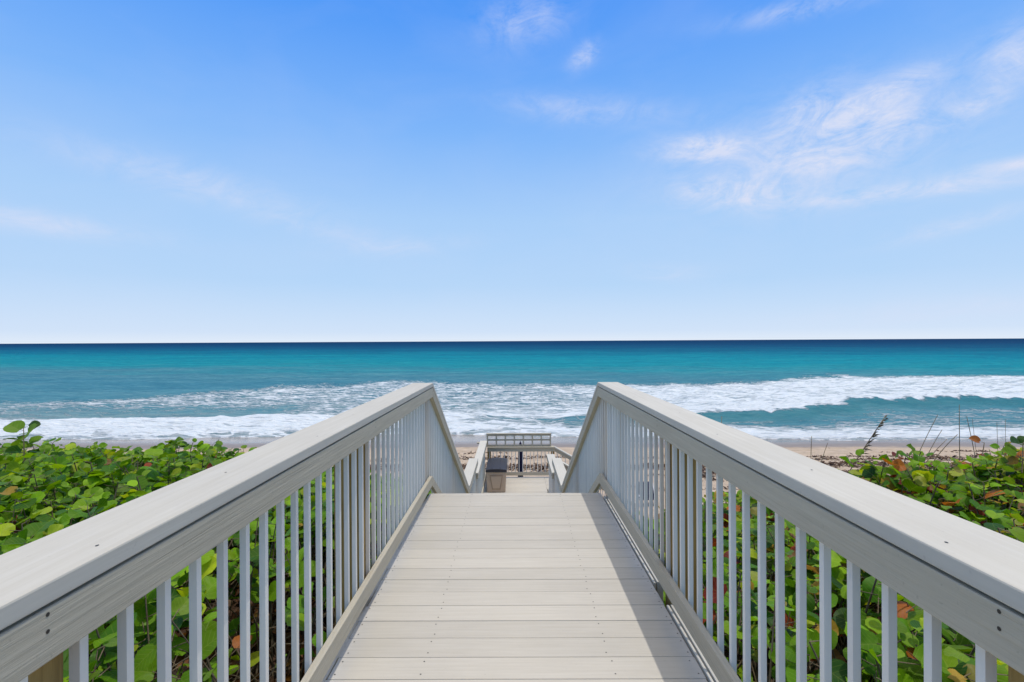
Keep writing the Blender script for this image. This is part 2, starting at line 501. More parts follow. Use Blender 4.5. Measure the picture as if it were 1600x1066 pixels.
    body = T.ramp(T.mr(ld, 1.5, 3.3), [
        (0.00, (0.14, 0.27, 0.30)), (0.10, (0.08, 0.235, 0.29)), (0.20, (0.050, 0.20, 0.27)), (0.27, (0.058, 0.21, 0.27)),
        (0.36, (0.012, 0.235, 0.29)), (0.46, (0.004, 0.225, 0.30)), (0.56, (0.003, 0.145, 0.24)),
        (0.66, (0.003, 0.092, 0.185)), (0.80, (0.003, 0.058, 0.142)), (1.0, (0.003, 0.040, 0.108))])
    WATER['ramp'] = body.node
    streak = T.noise(T.scalev(P, (.16, .75, 0)), 1.0, 6, .65, .6)
    body = T.mix(T.mr(streak, .42, .66, 0, .60), body, T.mix(1.0, body, (0.45, .62, .72), 'MULTIPLY'))
    ripc = T.noise(T.scalev(P, (.55, 2.6, 0)), 1.0, 7, .7, .5)
    body = T.mix(T.mr(ripc, .48, .68, 0, T.mr(py, 40, 220, .75, .2)), body, T.mix(1.0, body, (2.4, 1.5, 1.35), 'MULTIPLY'))
    far1 = T.noise(T.scalev(P, (.022, .16, 0)), 1.0, 8, .72, .4)
    body = T.mix(T.mr(far1, .44, .66, 0, .42), body, T.mix(1.0, body, (0.5, .70, .80), 'MULTIPLY'))
    body = T.mix(T.mr(far1, .50, .34, 0, .40), body, T.mix(1.0, body, (2.2, 1.30, 1.18), 'MULTIPLY'))
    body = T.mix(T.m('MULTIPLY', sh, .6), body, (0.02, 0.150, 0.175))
    # foam: torn streaks lying along the shore, plus a web of bubbles where it is thin
    fv = T.scalev(P, (.26, 1.25, .6))
    fa = T.noise(fv, 1.0, 9, .68, .9)
    fb = T.noise(T.scalev(P, (1.1, 4.6, 2)), 1.0, 7, .72, .6)
    vor = T.n('ShaderNodeTexVoronoi', feature='DISTANCE_TO_EDGE')
    wv = T.n('ShaderNodeVectorMath', operation='ADD')
    nz = T.n('ShaderNodeTexNoise'); T.put(nz.inputs['Vector'], P); nz.inputs['Scale'].default_value = .9; nz.inputs['Detail'].default_value = 4
    T.put(wv.inputs[0], T.scalev(P, (.34, 1.25, .5)))
    T.put(wv.inputs[1], T.scalev(nz.outputs['Color'], (1.6, 1.6, 0)))
    T.put(vor.inputs['Vector'], wv.outputs[0]); vor.inputs['Scale'].default_value = 1.0
    web = T.mr(vor.outputs[0], 0.0, .16, .16, -.07)
    fc = T.noise(T.scalev(P, (3.2, 8.0, 3)), 1.0, 5, .7, .3)
    fn = T.m('ADD', T.m('ADD', T.m('MULTIPLY', fa, .60), T.m('ADD', T.m('MULTIPLY', fb, .27), T.m('MULTIPLY', fc, .15))), T.m('MULTIPLY', web, 1.0))
    th = T.mr(at, 0.0, 1.0, .97, .05)
    fn = T.m('MULTIPLY_ADD', T.m('SUBTRACT', fn, .55), 1.75, .55)
    fm = T.mr(T.m('SUBTRACT', fn, th), -.14, .28)
    fm = T.m('MULTIPLY', fm, T.mr(at, .02, .12))
    caps = T.mr(T.noise(T.scalev(P, (.10, .28, 0)), 1.0, 7, .66, .3), .755, .80)
    caps = T.m('MULTIPLY', caps, T.mr(py, 90, 130))
    fm = T.m('MAXIMUM', fm, T.m('MULTIPLY', caps, .55))
    fcol = T.mix(T.mr(fb, .3, .7), (0.60, 0.70, 0.76), (0.86, 0.88, 0.90))
    thinfoam = T.mr(py, 33.0, 37.5)
    fcol = T.mix(thinfoam, T.mix(.35, fcol, (.45, .42, .42)), fcol)
    c = T.mix(fm, body, fcol)
    # ripples: finer near, longer far away
    r1 = T.noise(T.scalev(P, (.9, 2.4, 0)), 1.0, 8, .62, .4)
    r2 = T.noise(T.scalev(P, (.10, .30, 0)), 1.0, 8, .66, .4)
    h = T.m('ADD', T.m('MULTIPLY', r1, .30), T.m('MULTIPLY', r2, T.mr(py, 60, 300, .4, 2.6)))
    h = T.m('ADD', h, T.m('MULTIPLY', fm, .10))
    h = T.m('ADD', h, T.m('MULTIPLY', T.m('MULTIPLY', fb, fm), .25))
    nrm = T.bump(h, 1.0, .9)
    # wind-roughened sea: the many small slopes keep the mirror share low even near the horizon
    df = T.n('ShaderNodeBsdfDiffuse'); T.put(df.inputs[0], c); T.put(df.inputs['Normal'], nrm)
    gl = T.n('ShaderNodeBsdfGlossy'); gl.inputs['Roughness'].default_value = .32; T.put(gl.inputs['Normal'], nrm)
    ms = T.n('ShaderNodeMixShader'); T.put(ms.inputs[0], T.mr(fm, 0, 1, .022, .0))
    T.t.links.new(df.outputs[0], ms.inputs[1]); T.t.links.new(gl.outputs[0], ms.inputs[2])
    out = T.n('ShaderNodeOutputMaterial'); T.t.links.new(ms.outputs[0], out.inputs[0])
    me = np_mesh('ocean', np.stack([X, Y, Z], -1).reshape(-1, 3), q, mats=[m])
    a = me.attributes.new('foam', 'FLOAT', 'POINT'); a.data.foreach_set('value', foam.astype(np.float32).ravel())
    a = me.attributes.new('face', 'FLOAT', 'POINT'); a.data.foreach_set('value', face.astype(np.float32).ravel())
    o = link_mesh(me, 'ocean')
    tag(o, 'turquoise ocean with white breaking surf running in to the shore', None, None, 'structure')
WATER = {}
build_ocean()

# ------------------------------------------------------------------ boardwalk
XI = 0.75          # inner face of the rail caps
DK = 0.792         # half width of the deck
DECK_END = 4.57
Y0 = -1.66         # the part behind the eye
PITCH = 0.1433
BW = empty('boardwalk', (0, 0, 0), 'painted timber boardwalk deck of crosswise boards leading to the stairs', 'boardwalk')
def screws_on(mb, y0, y1, z, xs, rnd):
    mb.cur = 1
    for x in xs:
        for yy in (y0 + .03, y1 - .03):
            x0 = x + rnd.uniform(-.008, .008); r = .0036
            n = 7
            vs = [(x0 + r * math.cos(k * 2 * math.pi / n), yy + r * math.sin(k * 2 * math.pi / n), z + .0009) for k in range(n)]
            mb.add(vs, [tuple(range(n))])
    mb.cur = 0
ry = random.Random(2)
edges = []
y = 2.056 - PITCH * 26
while y < DECK_END - .2:
    edges.append((y, y + PITCH)); y += PITCH
edges.append((y, DECK_END))
for a, b in edges:
    mb = MB()
    jz = ry.uniform(-.0012, .0012)
    e = ry.uniform(-.004, .004)
    mb.box(-DK + e, .773 + e * .4, a + .002, b - .001, -.026 + jz, jz)
    screws_on(mb, a, b, jz, (-.76, -.40, .40, .75), ry)
    mb.build('deck_board', [M_deck, M_screw], BW, .003)
for x in (-.72, -.40, 0.0, .40, .72):
    MB().box(x - .019, x + .019, Y0, DECK_END - .05, -.22, -.03).build('joist', M_post, BW)
for yy in (-.8, 2.0, 4.3):
    MB().box(-.93, .93, yy - .045, yy + .045, -.41, -.222).build('beam', M_post, BW)
MB().box(-DK, DK, DECK_END - .046, DECK_END - .012, -.225, -.028).build('end_board', M_railX, BW, .003)
# long edge boards that lie outside the deck boards, with a short missing piece on the right
for s, runs in ((1, ((Y0, 2.62), (2.86, 4.46))), (-1, ((Y0, 4.46),))):
    for a, b in runs:
        q = .781 - DK - .006 if s > 0 else 0
        MB().box(s * (DK + .006 + q), s * (DK + .019 + q), a, b, -.12, .006 if s > 0 else -.012).build('edge_board', M_capY, BW, .003)
        MB().box(s * (DK + .026 + q), s * (DK + .062 + q), a, b - .004, -.12, .010 if s > 0 else -.012).build('edge_board', M_capY, BW, .003)

# --- railings
BAL_MESH = {}
def baluster(parent, cx, cy, z0, z1, first, name='baluster'):
    """vertical square bar; copies share one mesh, stretched to the bar's length"""
    key = 'unit'
    if key not in BAL_MESH:
        mb = MB().box(-.0095, .0095, -.0095, .0095, 0, 1)
        o = mb.build(name, M_bal)
        BAL_MESH[key] = o
        o.parent = parent
    else:
        o = BAL_MESH[key].copy(); COL.objects.link(o)
        o.parent = parent
    pl = parent.location
    o.location = (cx - pl.x, cy - pl.y, z0 - pl.z)
    o.scale = (1, 1, z1 - z0)
    o.rotation_euler = (ry.uniform(-.0022, .0022), ry.uniform(-.0015, .0015), ry.uniform(-.03, .03))
    return o

def rail_run(parent, s, ya, za, yb, zb, bal, posts, cap_a=0.0, cap_b=0.0, xi=XI, post_top=.05, ground=None):
    """a railing that runs along y on side s; za, zb = height of the walking surface at each end"""
    def zz(y, h): return za + (zb - za) * (y - ya) / (yb - ya) + h
    def slab(h0, h1, x0, x1, y0, y1):
        return MB().prism([(y0, zz(y0, h0)), (y1, zz(y1, h0)), (y1, zz(y1, h1)), (y0, zz(y0, h1))], s * x0, s * x1)
    slab(RH - .036, RH, xi, xi + .184, ya - cap_a, yb + cap_b).build('cap', M_capY, parent, .004)
    slab(RH - .129, RH - .0425, xi + .002, xi + .040, ya, yb).build('top_rail', M_railY, parent, .003)
    bz = .093 if s > 0 else .073
    slab(bz, bz + .089, xi + .010, xi + .040, ya, yb).build('bottom_rail', M_railY, parent, .003)
    for y in bal:
        baluster(parent, s * (xi + .0515), y, zz(y, bz - .004), zz(y, RH - .045), False)
    for (y, d) in posts:
        g = float(ground_z(s * .9, y)) - .3
        MB().box(s * (xi + .063), s * (xi + (.203 if d > .1 else .202)), y, y + d, g, zz(y, RH - .0365) - (.0 if za == zb else .05)).build('post', M_post, parent, .003)
RH = 1.012
def screws_rail(parent, s, xi, spots):
    mb = MB()
    for y, z in spots:
        n = 8; r = .0036
        x = s * (xi + .0015)
        mb.add([(x, y + r * math.cos(k * 2 * math.pi / n), z + r * math.sin(k * 2 * math.pi / n)) for k in range(n)], [tuple(range(n))])
    mb.build('screw', M_screw, parent)
SIDE = {-1: 'left', 1: 'right'}
for s in (-1, 1):
    UR = empty('railing', (s * .8, 0, 0), f'{"left" if s < 0 else "right"} hand railing beside the upper boardwalk deck, long flat cap over slim pale balusters', 'railing', 'railings of the upper boardwalk')
    ph = 1.013 if s < 0 else .977
    pit = .1115
    ys = [ph + pit * k for k in range(-23, 40) if ph + pit * k < 4.56]
    rail_run(UR, s, Y0, 0, 4.555, 0, ys, [(-1.05, .14), (.746 if s < 0 else .70, .14), (2.605, .14), (4.36, .14)])
    for y in (.79, 2.67):
        for z in (RH - .052, RH - .079):
            screws_rail(UR, s, XI, [(y, z)])
    for y, xx in ((.80, .10), (.93, .04), (1.45, .10), (2.0, .05), (2.6, .10), (3.4, .06)):
        n = 8; r = .0026
        cx, cy = s * (XI + xx), y
        MB().add([(cx + r * math.cos(k * 2 * math.pi / n), cy + 1.5 * r * math.sin(k * 2 * math.pi / n), RH + .0008) for k in range(n)], [tuple(range(n))]).build('screw', M_screw, UR)

# --- stairs down to the first landing
LAND1 = -2.00; L1Y = 8.17
LAND2 = -2.31; L2Y = 10.75
NR = 11
rise = -LAND1 / NR; run = (L1Y - DECK_END) / (NR - 1)
ST = empty('staircase', (0, DECK_END, -1), 'painted timber staircase dropping from the deck end to the first landing', 'stairs')
for k in range(1, NR):
    y = DECK_END + run * (k - 1); z = -rise * k
    MB().box(-DK + .03, DK - .03, y - .012, y + run * .5 - .003, z - .034, z).build('tread', M_deck, ST, .003)
    if k < NR:
        MB().box(-DK + .03, DK - .03, y + run * .5, y + run - .002, z - .034, z).build('tread', M_deck, ST, .003)
for s in (-1, 1):
    MB().prism([(DECK_END, -.23), (DECK_END, -.56), (L1Y, LAND1 - .35), (L1Y, LAND1 - .02)], s * (DK - .06), s * (DK - .022)).build('stringer', M_railY, ST, .003)
    SRail = empty('railing', (s * .8, DECK_END, 0), f'sloping railing on the {SIDE[s]} of the stairs, starting where the upper cap ends', 'railing', 'sloping stair railings')
    slope_end = 8.22
    zb = -.556 * (slope_end - 4.56)
    ys = [(4.575 if s < 0 else 4.655) + .1115 * k for k in range(32)]
    rail_run(SRail, s, 4.56, 0, slope_end, zb, ys, [(6.3, .09), (8.12, .09)])

# --- landings
def landing(name, label, y0, y1, z, x0=-DK, x1=DK):
    L = empty(name, ((x0 + x1) / 2, y0, z), label, 'landing')
    y = y0
    while y < y1 - .02:
        e = min(y + PITCH, y1)
        mb = MB().box(x0, x1, y + .002, e - .002, z - .03, z + ry.uniform(-.001, .001))
        screws_on(mb, y, e, z + .001, [x0 + .04, (x0 + x1) / 2, x1 - .04], ry)
        mb.build('deck_board', [M_deck, M_screw], L, .002)
        y = e
    for x in (x0 + .05, (x0 + x1) / 2, x1 - .05):
        MB().box(x - .019, x + .019, y0 + .01, y1 - .01, z - .21, z - .033).build('joist', M_post, L)
    for x in (x0 + .1, x1 - .1):
        for yy in (y0 + .2, y1 - .2):
            MB().box(x - .045, x + .045, yy - .045, yy + .045, float(ground_z(x, yy)) - .3, z - .035).build('post', M_post, L)
    return L
landing('landing', 'upper landing at the foot of the stairs, between low white topped rails', L1Y, 10.2, LAND1)
STP = empty('step', (0, 10.2, LAND1 - .155), 'single step between the two landings', 'step')
MB().box(-DK, DK, 10.203, 10.72, LAND1 - .185, LAND1 - .155).build('tread', M_deck, STP, .003)
MB().box(-DK, DK, 10.725, 10.745, LAND1 - .3, LAND1 - .188).build('riser', M_railX, STP, .002)
landing('landing', 'lower landing that carries the storage box in front of the lattice', L2Y, 13.62, LAND2)
landing('landing', 'side platform right of the lower landing at the head of the beach stairs', 11.95, 13.62, LAND2 - .004, DK + .004, 1.12)
for s in (-1, 1):
    B = empty('railing', (s * .8, L1Y, LAND1), f'level railing on the {SIDE[s]} of the upper landing, higher of the two landing rails', 'railing', 'level rails of the upper landing')
    rail_run(B, s, 8.24, LAND1, 10.16, LAND1, [8.3 + .1115 * k for k in range(17)], [(10.04, .09)])
    A = empty('railing', (s * .8, 10.2, LAND2), f'level railing on the {SIDE[s]} of the lower landing, {"reaching the lattice" if s < 0 else "stopping short of the lattice"}', 'railing', 'level rails of the lower landing')
    ye = 13.5 if s < 0 else 11.87
    n = int((ye - 10.3) / .1115)
    rail_run(A, s, 10.2, LAND2, ye, LAND2, [10.26 + .1115 * k for k in range(n)], [(10.3, .09), (ye - .13, .09)])
    if s < 0:
        MB().box(-1.02, -.76, 13.44, 13.53, LAND2 + RH - .075, LAND2 + RH - .040).build('cap_end', M_railX, A, .003)

# --- far railing with the lattice panel above it
FY = 13.55
FT = -1.475
FR = empty('railing', (0, FY, LAND2), 'far crosswise railing behind the storage box, cap under the lattice panel', 'railing')
MB().box(-.745, 1.07, FY - .06, FY + .12, FT - .034, FT).build('cap', M_railX, FR, .003)
MB().box(-.745, 1.07, FY - .03, FY + .004, FT - .128, FT - .037).build('top_rail', M_railX, FR, .003)
MB().box(-.745, 1.07, FY - .03, FY + .004, LAND2 + .06, LAND2 + .15).build('bottom_rail', M_railX, FR, .003)
k = -.69
while k < 1.03:
    baluster(FR, k, FY + .015, LAND2 + .05, FT - .04, False); k += .1005
for x in (-.70, 1.03):
    MB().box(x - .045, x + .045, FY + .027, FY + .115, float(ground_z(x, FY)) - .3, FT - .036).build('post', M_post, FR)
LP = empty('lattice_panel', (.115, FY, FT), 'grey open lattice panel of two rows of square cells standing on the far rail', 'lattice')
lx0, lx1 = -.765, .985
lz0, lz1 = FT + .003, FT + .335
MB().box(lx0 - .01, lx1 + .01, FY - .01, FY + .075, lz1, lz1 + .022).build('cap', M_railX, LP, .002)
for x in [lx0 + (lx1 - lx0 - .042) * i / 7 for i in range(8)]:
    MB().box(x, x + .042, FY, FY + .03, lz0, lz1 - .001).build('upright', M_railX, LP, .002)
for z in (lz0 + .001, lz0 + .152, lz1 - .046):
    MB().box(lx0 + .002, lx1 - .002, FY + .031, FY + .056, z, z + .044).build('crossbar', M_railX, LP, .002)

# --- side stairs to the beach, descending to the right
BS = empty('beach_stairs', (1.12, 12.8, LAND2 - .1), 'timber stairs descending to the right from the lower landing to the sand', 'stairs')
for k in range(1, 7):
    x = 1.13 + .29 * (k - 1)
    z = LAND2 - .175 * k
    MB().box(x, x + .285, 12.0, 13.5, z - .035, z).build('tread', M_deck, BS, .003)
for yy in (12.02, 13.44):
    MB().prism([(1.13, LAND2 - .05), (1.13, LAND2 - .38), (2.9, LAND2 - 1.45), (2.9, LAND2 - 1.12)], yy, yy + .038, 'y').build('stringer', M_railX, BS)
for yy, lab in ((FY, 'descending handrail right of the lattice running down towards the sand'), (11.93, 'near descending handrail of the beach stairs behind the right stair railing')):
    HR = empty('railing', (1.1, yy, LAND2), lab, 'railing')
    xa, xb = 1.075, 2.9
    zt = lambda x: FT - .56 * (x - xa)
    def sl(h0, h1, ya, yb, nm, mt):
        MB().prism([(xa, zt(xa) + h0), (xb, zt(xb) + h0), (xb, zt(xb) + h1), (xa, zt(xa) + h1)], ya, yb, 'y').build(nm, mt, HR, .003)
    sl(-.036, 0, yy - .06, yy + .12, 'cap', M_capY)
    sl(-.128, -.038, yy - .03, yy + .004, 'top_rail', M_railX)
    sl(-.78, -.69, yy - .03, yy + .004, 'bottom_rail', M_railX)
    for i in range(15):
        x = xa + .07 + i * .1115
        baluster(HR, x, yy + .015, zt(x) - .78, zt(x) - .04, False)
    for x in (1.95, 2.84):
        MB().box(x - .04, x + .04, yy + .026, yy + .11, float(ground_z(x, yy)) - .3, zt(x) - .06).build('post', M_post, HR)

# --- storage box on the lower landing
bx0, bx1, by0, by1 = -.705, -.215, 12.2, 13.35
SB = empty('storage_box', ((bx0 + bx1) / 2, (by0 + by1) / 2, LAND2), 'taupe plastic storage box with charcoal lid standing against the left rail of the landing', 'deck box')
zb0 = LAND2 + .002; zt0 = LAND2 + .50
mb = MB()
tp = .022
vs = [(bx0 + tp, by0 + tp, zb0), (bx1 - tp, by0 + tp, zb0), (bx1 - tp, by1 - tp, zb0), (bx0 + tp, by1 - tp, zb0),
      (bx0, by0, zt0), (bx1, by0, zt0), (bx1, by1, zt0), (bx0, by1, zt0)]
mb.add(vs, [(0, 1, 2, 3), (4, 5, 6, 7), (0, 1, 5, 4), (1, 2, 6, 5), (2, 3, 7, 6), (3, 0, 4, 7)])
mb.build('body', M_boxbody, SB, .012)
def endpanel(inset_b, inset_t, z0, z1, y, th):
    c = (bx0 + bx1) / 2; w = (bx1 - bx0) / 2
    mb = MB()
    f = lambda z: by0 + tp * (1 - (z - zb0) / (zt0 - zb0))
    pts = [(c - w * inset_b, z0), (c + w * inset_b, z0), (c + w * inset_t, z1), (c - w * inset_t, z1)]
    vs = [(p, f(q) - y, q) for p, q in pts] + [(p, f(q) - y + th, q) for p, q in pts]
    mb.add(vs, [(0, 1, 2, 3), (7, 6, 5, 4), (0, 4, 5, 1), (1, 5, 6, 2), (2, 6, 7, 3), (3, 7, 4, 0)])
    return mb
endpanel(.42, .66, zb0 + .07, zt0 - .07, .012, .014).build('end_panel', M_boxpanel, SB, .004)
endpanel(.34, .56, zb0 + .10, zt0 - .10, .020, .010).build('end_panel', M_boxbody, SB, .003)
for zz_ in (zt0 - .028,):
    MB().box(bx0 - .008, bx1 + .008, by0 - .010, by1 + .008, zz_, zz_ + .026).build('rim', M_boxbody, SB, .005)
mb = MB()
prof = [(0, 0.0), (0, .045), (.06, .068), (.3, .082), (.5, .086), (.7, .082), (.94, .068), (1, .045), (1, 0)]
mb.prism([(bx0 - .016 + (bx1 - bx0 + .032) * p, zt0 + q) for p, q in prof], by0 - .022, by1 + .012, 'y')
mb.build('lid', M_boxlid, SB, .010)
MB().box(bx0 + .16, bx1 - .16, by0 - .034, by0 - .023, zt0 + .004, zt0 + .030).build('latch', M_boxlid, SB, .003)
for q in (.3, .7):
    xx = bx0 + (bx1 - bx0) * q
    MB().box(xx - .012, xx + .012, by0 + .05, by1 - .06, zt0 + .080, zt0 + .092).build('lid_rib', M_boxlid, SB, .003)

# --- closed navy umbrella beyond the far railing
ux, uy = .155, 13.95
ug = float(ground_z(ux, uy))
UM = empty('closed_umbrella', (ux, uy, ug), 'closed navy blue umbrella standing upright just beyond the far railing', 'umbrella')
MB().tube([(ux, uy, ug - .2), (ux, uy, -1.45)], .014, 10).build('pole', M_alu, UM, smooth=True)
mb = MB()
prof = [(-2.95, .035), (-2.9, .066), (-2.5, .068), (-2.0, .064), (-1.66, .056), (-1.54, .046), (-1.46, .026), (-1.41, .006)]
rings = []
ns = 24
for z, r in prof:
    rings.append([(ux + r * (1 + .16 * math.cos(8 * a + z)) * math.cos(a), uy + r * (1 + .16 * math.cos(8 * a + z)) * math.sin(a), z)
                  for a in [i * 2 * math.pi / ns for i in range(ns)]])
vs = [p for rg in rings for p in rg]
fs = [(i * ns + k, i * ns + (k + 1) % ns, (i + 1) * ns + (k + 1) % ns, (i + 1) * ns + k) for i in range(len(rings) - 1) for k in range(ns)]
fs += [tuple(range(ns)), tuple(len(vs) - 1 - i for i in range(ns))]
mb.add(vs, fs).build('canopy', M_navy, UM, smooth=True)
MB().tube([(ux, uy, -2.56), (ux, uy, -2.52)], .080, 16).build('strap', M_navy, UM)
MB().tube([(ux, uy, -1.42), (ux, uy, -1.385)], [.009, .003], 8).build('finial', M_navy, UM)

# --- low navy beach chair on the sand, seen between the right balusters
cx, cy = 4.02, 15.3
cg = float(ground_z(cx, cy))
BC = empty('beach_chair', (cx, cy, cg), 'low navy canvas beach chair on the sand, seen between the far right balusters', 'beach chair')
w = .27
for sx in (-w, w):
    MB().tube([(cx + sx, cy - .28, cg), (cx + sx, cy + .02, cg + .20), (cx + sx, cy + .30, cg + .62)], .012, 8).build('frame', M_alu, BC, smooth=True)
    MB().tube([(cx + sx, cy + .26, cg), (cx + sx, cy - .22, cg + .27)], .012, 8).build('leg', M_alu, BC, smooth=True)
    MB().box(cx + sx - .022, cx + sx + .022, cy - .25, cy + .12, cg + .335, cg + .355).build('armrest', M_alu, BC, .004)
def sling(p0, p1, sag):
    mb = MB(); nn = 8; vs = []
    for i in range(nn + 1):
        t = i / nn
        y = p0[0] + (p1[0] - p0[0]) * t; z = p0[1] + (p1[1] - p0[1]) * t - sag * math.sin(math.pi * t)
        vs += [(cx - w + .01, y, z), (cx + w - .01, y, z), (cx - w + .01, y, z + .006), (cx + w - .01, y, z + .006)]
    fs = []
    for i in range(nn):
        a, b = 4 * i, 4 * i + 4
        fs += [(a, a + 1, b + 1, b), (a + 2, b + 2, b + 3, a + 3), (a, b, b + 2, a + 2), (a + 1, a + 3, b + 3, b + 1)]
    fs += [(0, 2, 3, 1), (4 * nn, 4 * nn + 1, 4 * nn + 3, 4 * nn + 2)]
    return mb.add(vs, fs)
sling((cy - .24, cg + .25), (cy + .04, cg + .21), .04).build('seat', M_navy, BC, smooth=True)
sling((cy + .04, cg + .21), (cy + .31, cg + .63), .03).build('backrest', M_navy, BC, smooth=True)

# ------------------------------------------------------------------ foliage
def leaf_mat():
    m, T = new_mat('sea_grape_leaf')
    at = T.n('ShaderNodeAttribute', attribute_name='tint').outputs['Color']
    uv = T.n('ShaderNodeUVMap', uv_map='leaf').outputs[0]
    x, y, _ = T.xyz(uv)
    ax = T.m('ABSOLUTE', x)
    mid = T.mr(ax, .018, .05, 1, 0)
    sv = T.m('SUBTRACT', y, T.m('MULTIPLY', ax, .75))
    sv = T.m('ABSOLUTE', T.m('SUBTRACT', T.m('FRACT', T.m('MULTIPLY', T.m('ADD', sv, 5.1), 2.6)), .5))
    side = T.m('MULTIPLY', T.mr(sv, .04, .11, 1, 0), T.mr(ax, .75, 1.0, 1, 0))
    vein = T.m('MAXIMUM', mid, T.m('MULTIPLY', side, .7))
    P = T.n('ShaderNodeNewGeometry').outputs['Position']
    bl = T.noise(P, 22.0, 5, .6)
    fine = T.noise(P, 90.0, 4, .6)
    c = T.mix(T.mr(bl, .4, .75, 0, .5), at, T.mix(1.0, at, (.62, .70, .55), 'MULTIPLY'))
    c = T.mix(T.mr(fine, .62, .72, 0, .35), c, (.13, .10, .03))
    c = T.mix(T.m('MULTIPLY', vein, .5), c, T.mix(.5, T.mix(1.0, at, (1.7, 1.6, 1.5), 'MULTIPLY'), (.22, .24, .07)))
    nrm = T.bump(T.m('ADD', T.m('MULTIPLY', vein, -.6), T.m('MULTIPLY', bl, .5)), .35, .006)
    p = T.n('ShaderNodeBsdfPrincipled')
    T.put(p.inputs['Base Color'], c); T.put(p.inputs['Roughness'], T.mr(fine, .3, .7, .36, .55)); T.put(p.inputs['Normal'], nrm)
    T.put(p.inputs['Specular IOR Level'], .16)
    tr = T.n('ShaderNodeBsdfTranslucent')
    T.put(tr.inputs['Color'], T.mix(1.0, c, (2.1, 1.9, .7), 'MULTIPLY'))
    ms = T.n('ShaderNodeMixShader'); ms.inputs[0].default_value = .32
    T.t.links.new(p.outputs[0], ms.inputs[1]); T.t.links.new(tr.outputs[0], ms.inputs[2])
    o = T.n('ShaderNodeOutputMaterial'); T.t.links.new(ms.outputs[0], o.inputs[0])
    return m
M_leaf = leaf_mat()
M_stem, T = new_mat('woody_stem')
_p = T.n('ShaderNodeNewGeometry').outputs['Position']
finish(T, T.mix(T.mr(T.noise(_p, 14, 4), .35, .65), (.10, .075, .045), (.21, .17, .12)), .8, None, .2)

NSEG = 14
th = np.arange(NSEG) * 2 * np.pi / NSEG - np.pi / 2
rimr = np.ones(NSEG); rimr[0] = .70; rimr[1] = rimr[-1] = .98
lx = np.concatenate([[0], .52 * np.cos(th), 1.06 * rimr * np.cos(th)])
ly = np.concatenate([[0], .52 * rimr * np.sin(th), rimr * np.sin(th)])
lr = np.sqrt(lx ** 2 + ly ** 2); lth = np.arctan2(ly, lx)
LT = np.array([[0, 1 + k, 1 + (k + 1) % NSEG] for k in range(NSEG)])
LQ = np.array([[1 + k, 1 + NSEG + k, 1 + NSEG + (k + 1) % NSEG, 1 + (k + 1) % NSEG] for k in range(NSEG)])
NV = 1 + 2 * NSEG

def leaves_geo(cen, nrm, fwd, size, rng, fold=(.08, .62), curl=(.0, .60), wave=.16):
    """cen, nrm, fwd: (n,3). Returns verts (n*NV,3)"""
    n = len(cen)
    ez = nrm / np.linalg.norm(nrm, axis=1, keepdims=True)
    ey = fwd - (fwd * ez).sum(1, keepdims=True) * ez
    ey /= np.linalg.norm(ey, axis=1, keepdims=True) + 1e-9
    ex = np.cross(ey, ez)
    fo = rng.uniform(*fold, (n, 1)); cu = rng.uniform(*curl, (n, 1)); ph = rng.uniform(0, 6.28, (n, 1)); wv = rng.uniform(0, wave, (n, 1))
    asp = rng.uniform(.84, 1.10, (n, 1))
    z = fo * np.abs(lx)[None] - cu * (ly[None] ** 2) * .6 - cu * .5 * (lx[None] ** 2) + wv * np.sin(3 * lth[None] + ph) * lr[None] ** 2 + wv * .6 * np.sin(5 * lth[None] + 2 * ph) * lr[None] ** 3
    X = lx[None] * size[:, None] * asp; Yl = np.repeat(ly[None], n, 0) * size[:, None]; Z = z * size[:, None]
    return (cen[:, None, :] + X[..., None] * ex[:, None, :] + Yl[..., None] * ey[:, None, :] + Z[..., None] * ez[:, None, :]).reshape(-1, 3), ey

def sticks(p0, p1, r0, r1):
    """three sided tapering rods between points; returns verts, quads"""
    n = len(p0)
    d = p1 - p0; L = np.linalg.norm(d, axis=1, keepdims=True) + 1e-9; d = d / L
    up = np.where(np.abs(d[:, 2:3]) > .9, np.array([[1., 0, 0]]), np.array([[0, 0, 1.]]))
    e1 = np.cross(d, up); e1 /= np.linalg.norm(e1, axis=1, keepdims=True); e2 = np.cross(d, e1)
    vs = []
    for (p, r) in ((p0, r0), (p1, r1)):
        for k in range(3):
            a = k * 2 * np.pi / 3
            vs.append(p + (e1 * np.cos(a) + e2 * np.sin(a)) * np.asarray(r).reshape(-1, 1))
    V = np.stack(vs, 1).reshape(-1, 3)
    b = (np.arange(n) * 6)[:, None]
    Q = np.concatenate([b + np.array([[k, (k + 1) % 3, 3 + (k + 1) % 3, 3 + k]]) for k in range(3)])
    return V, Q

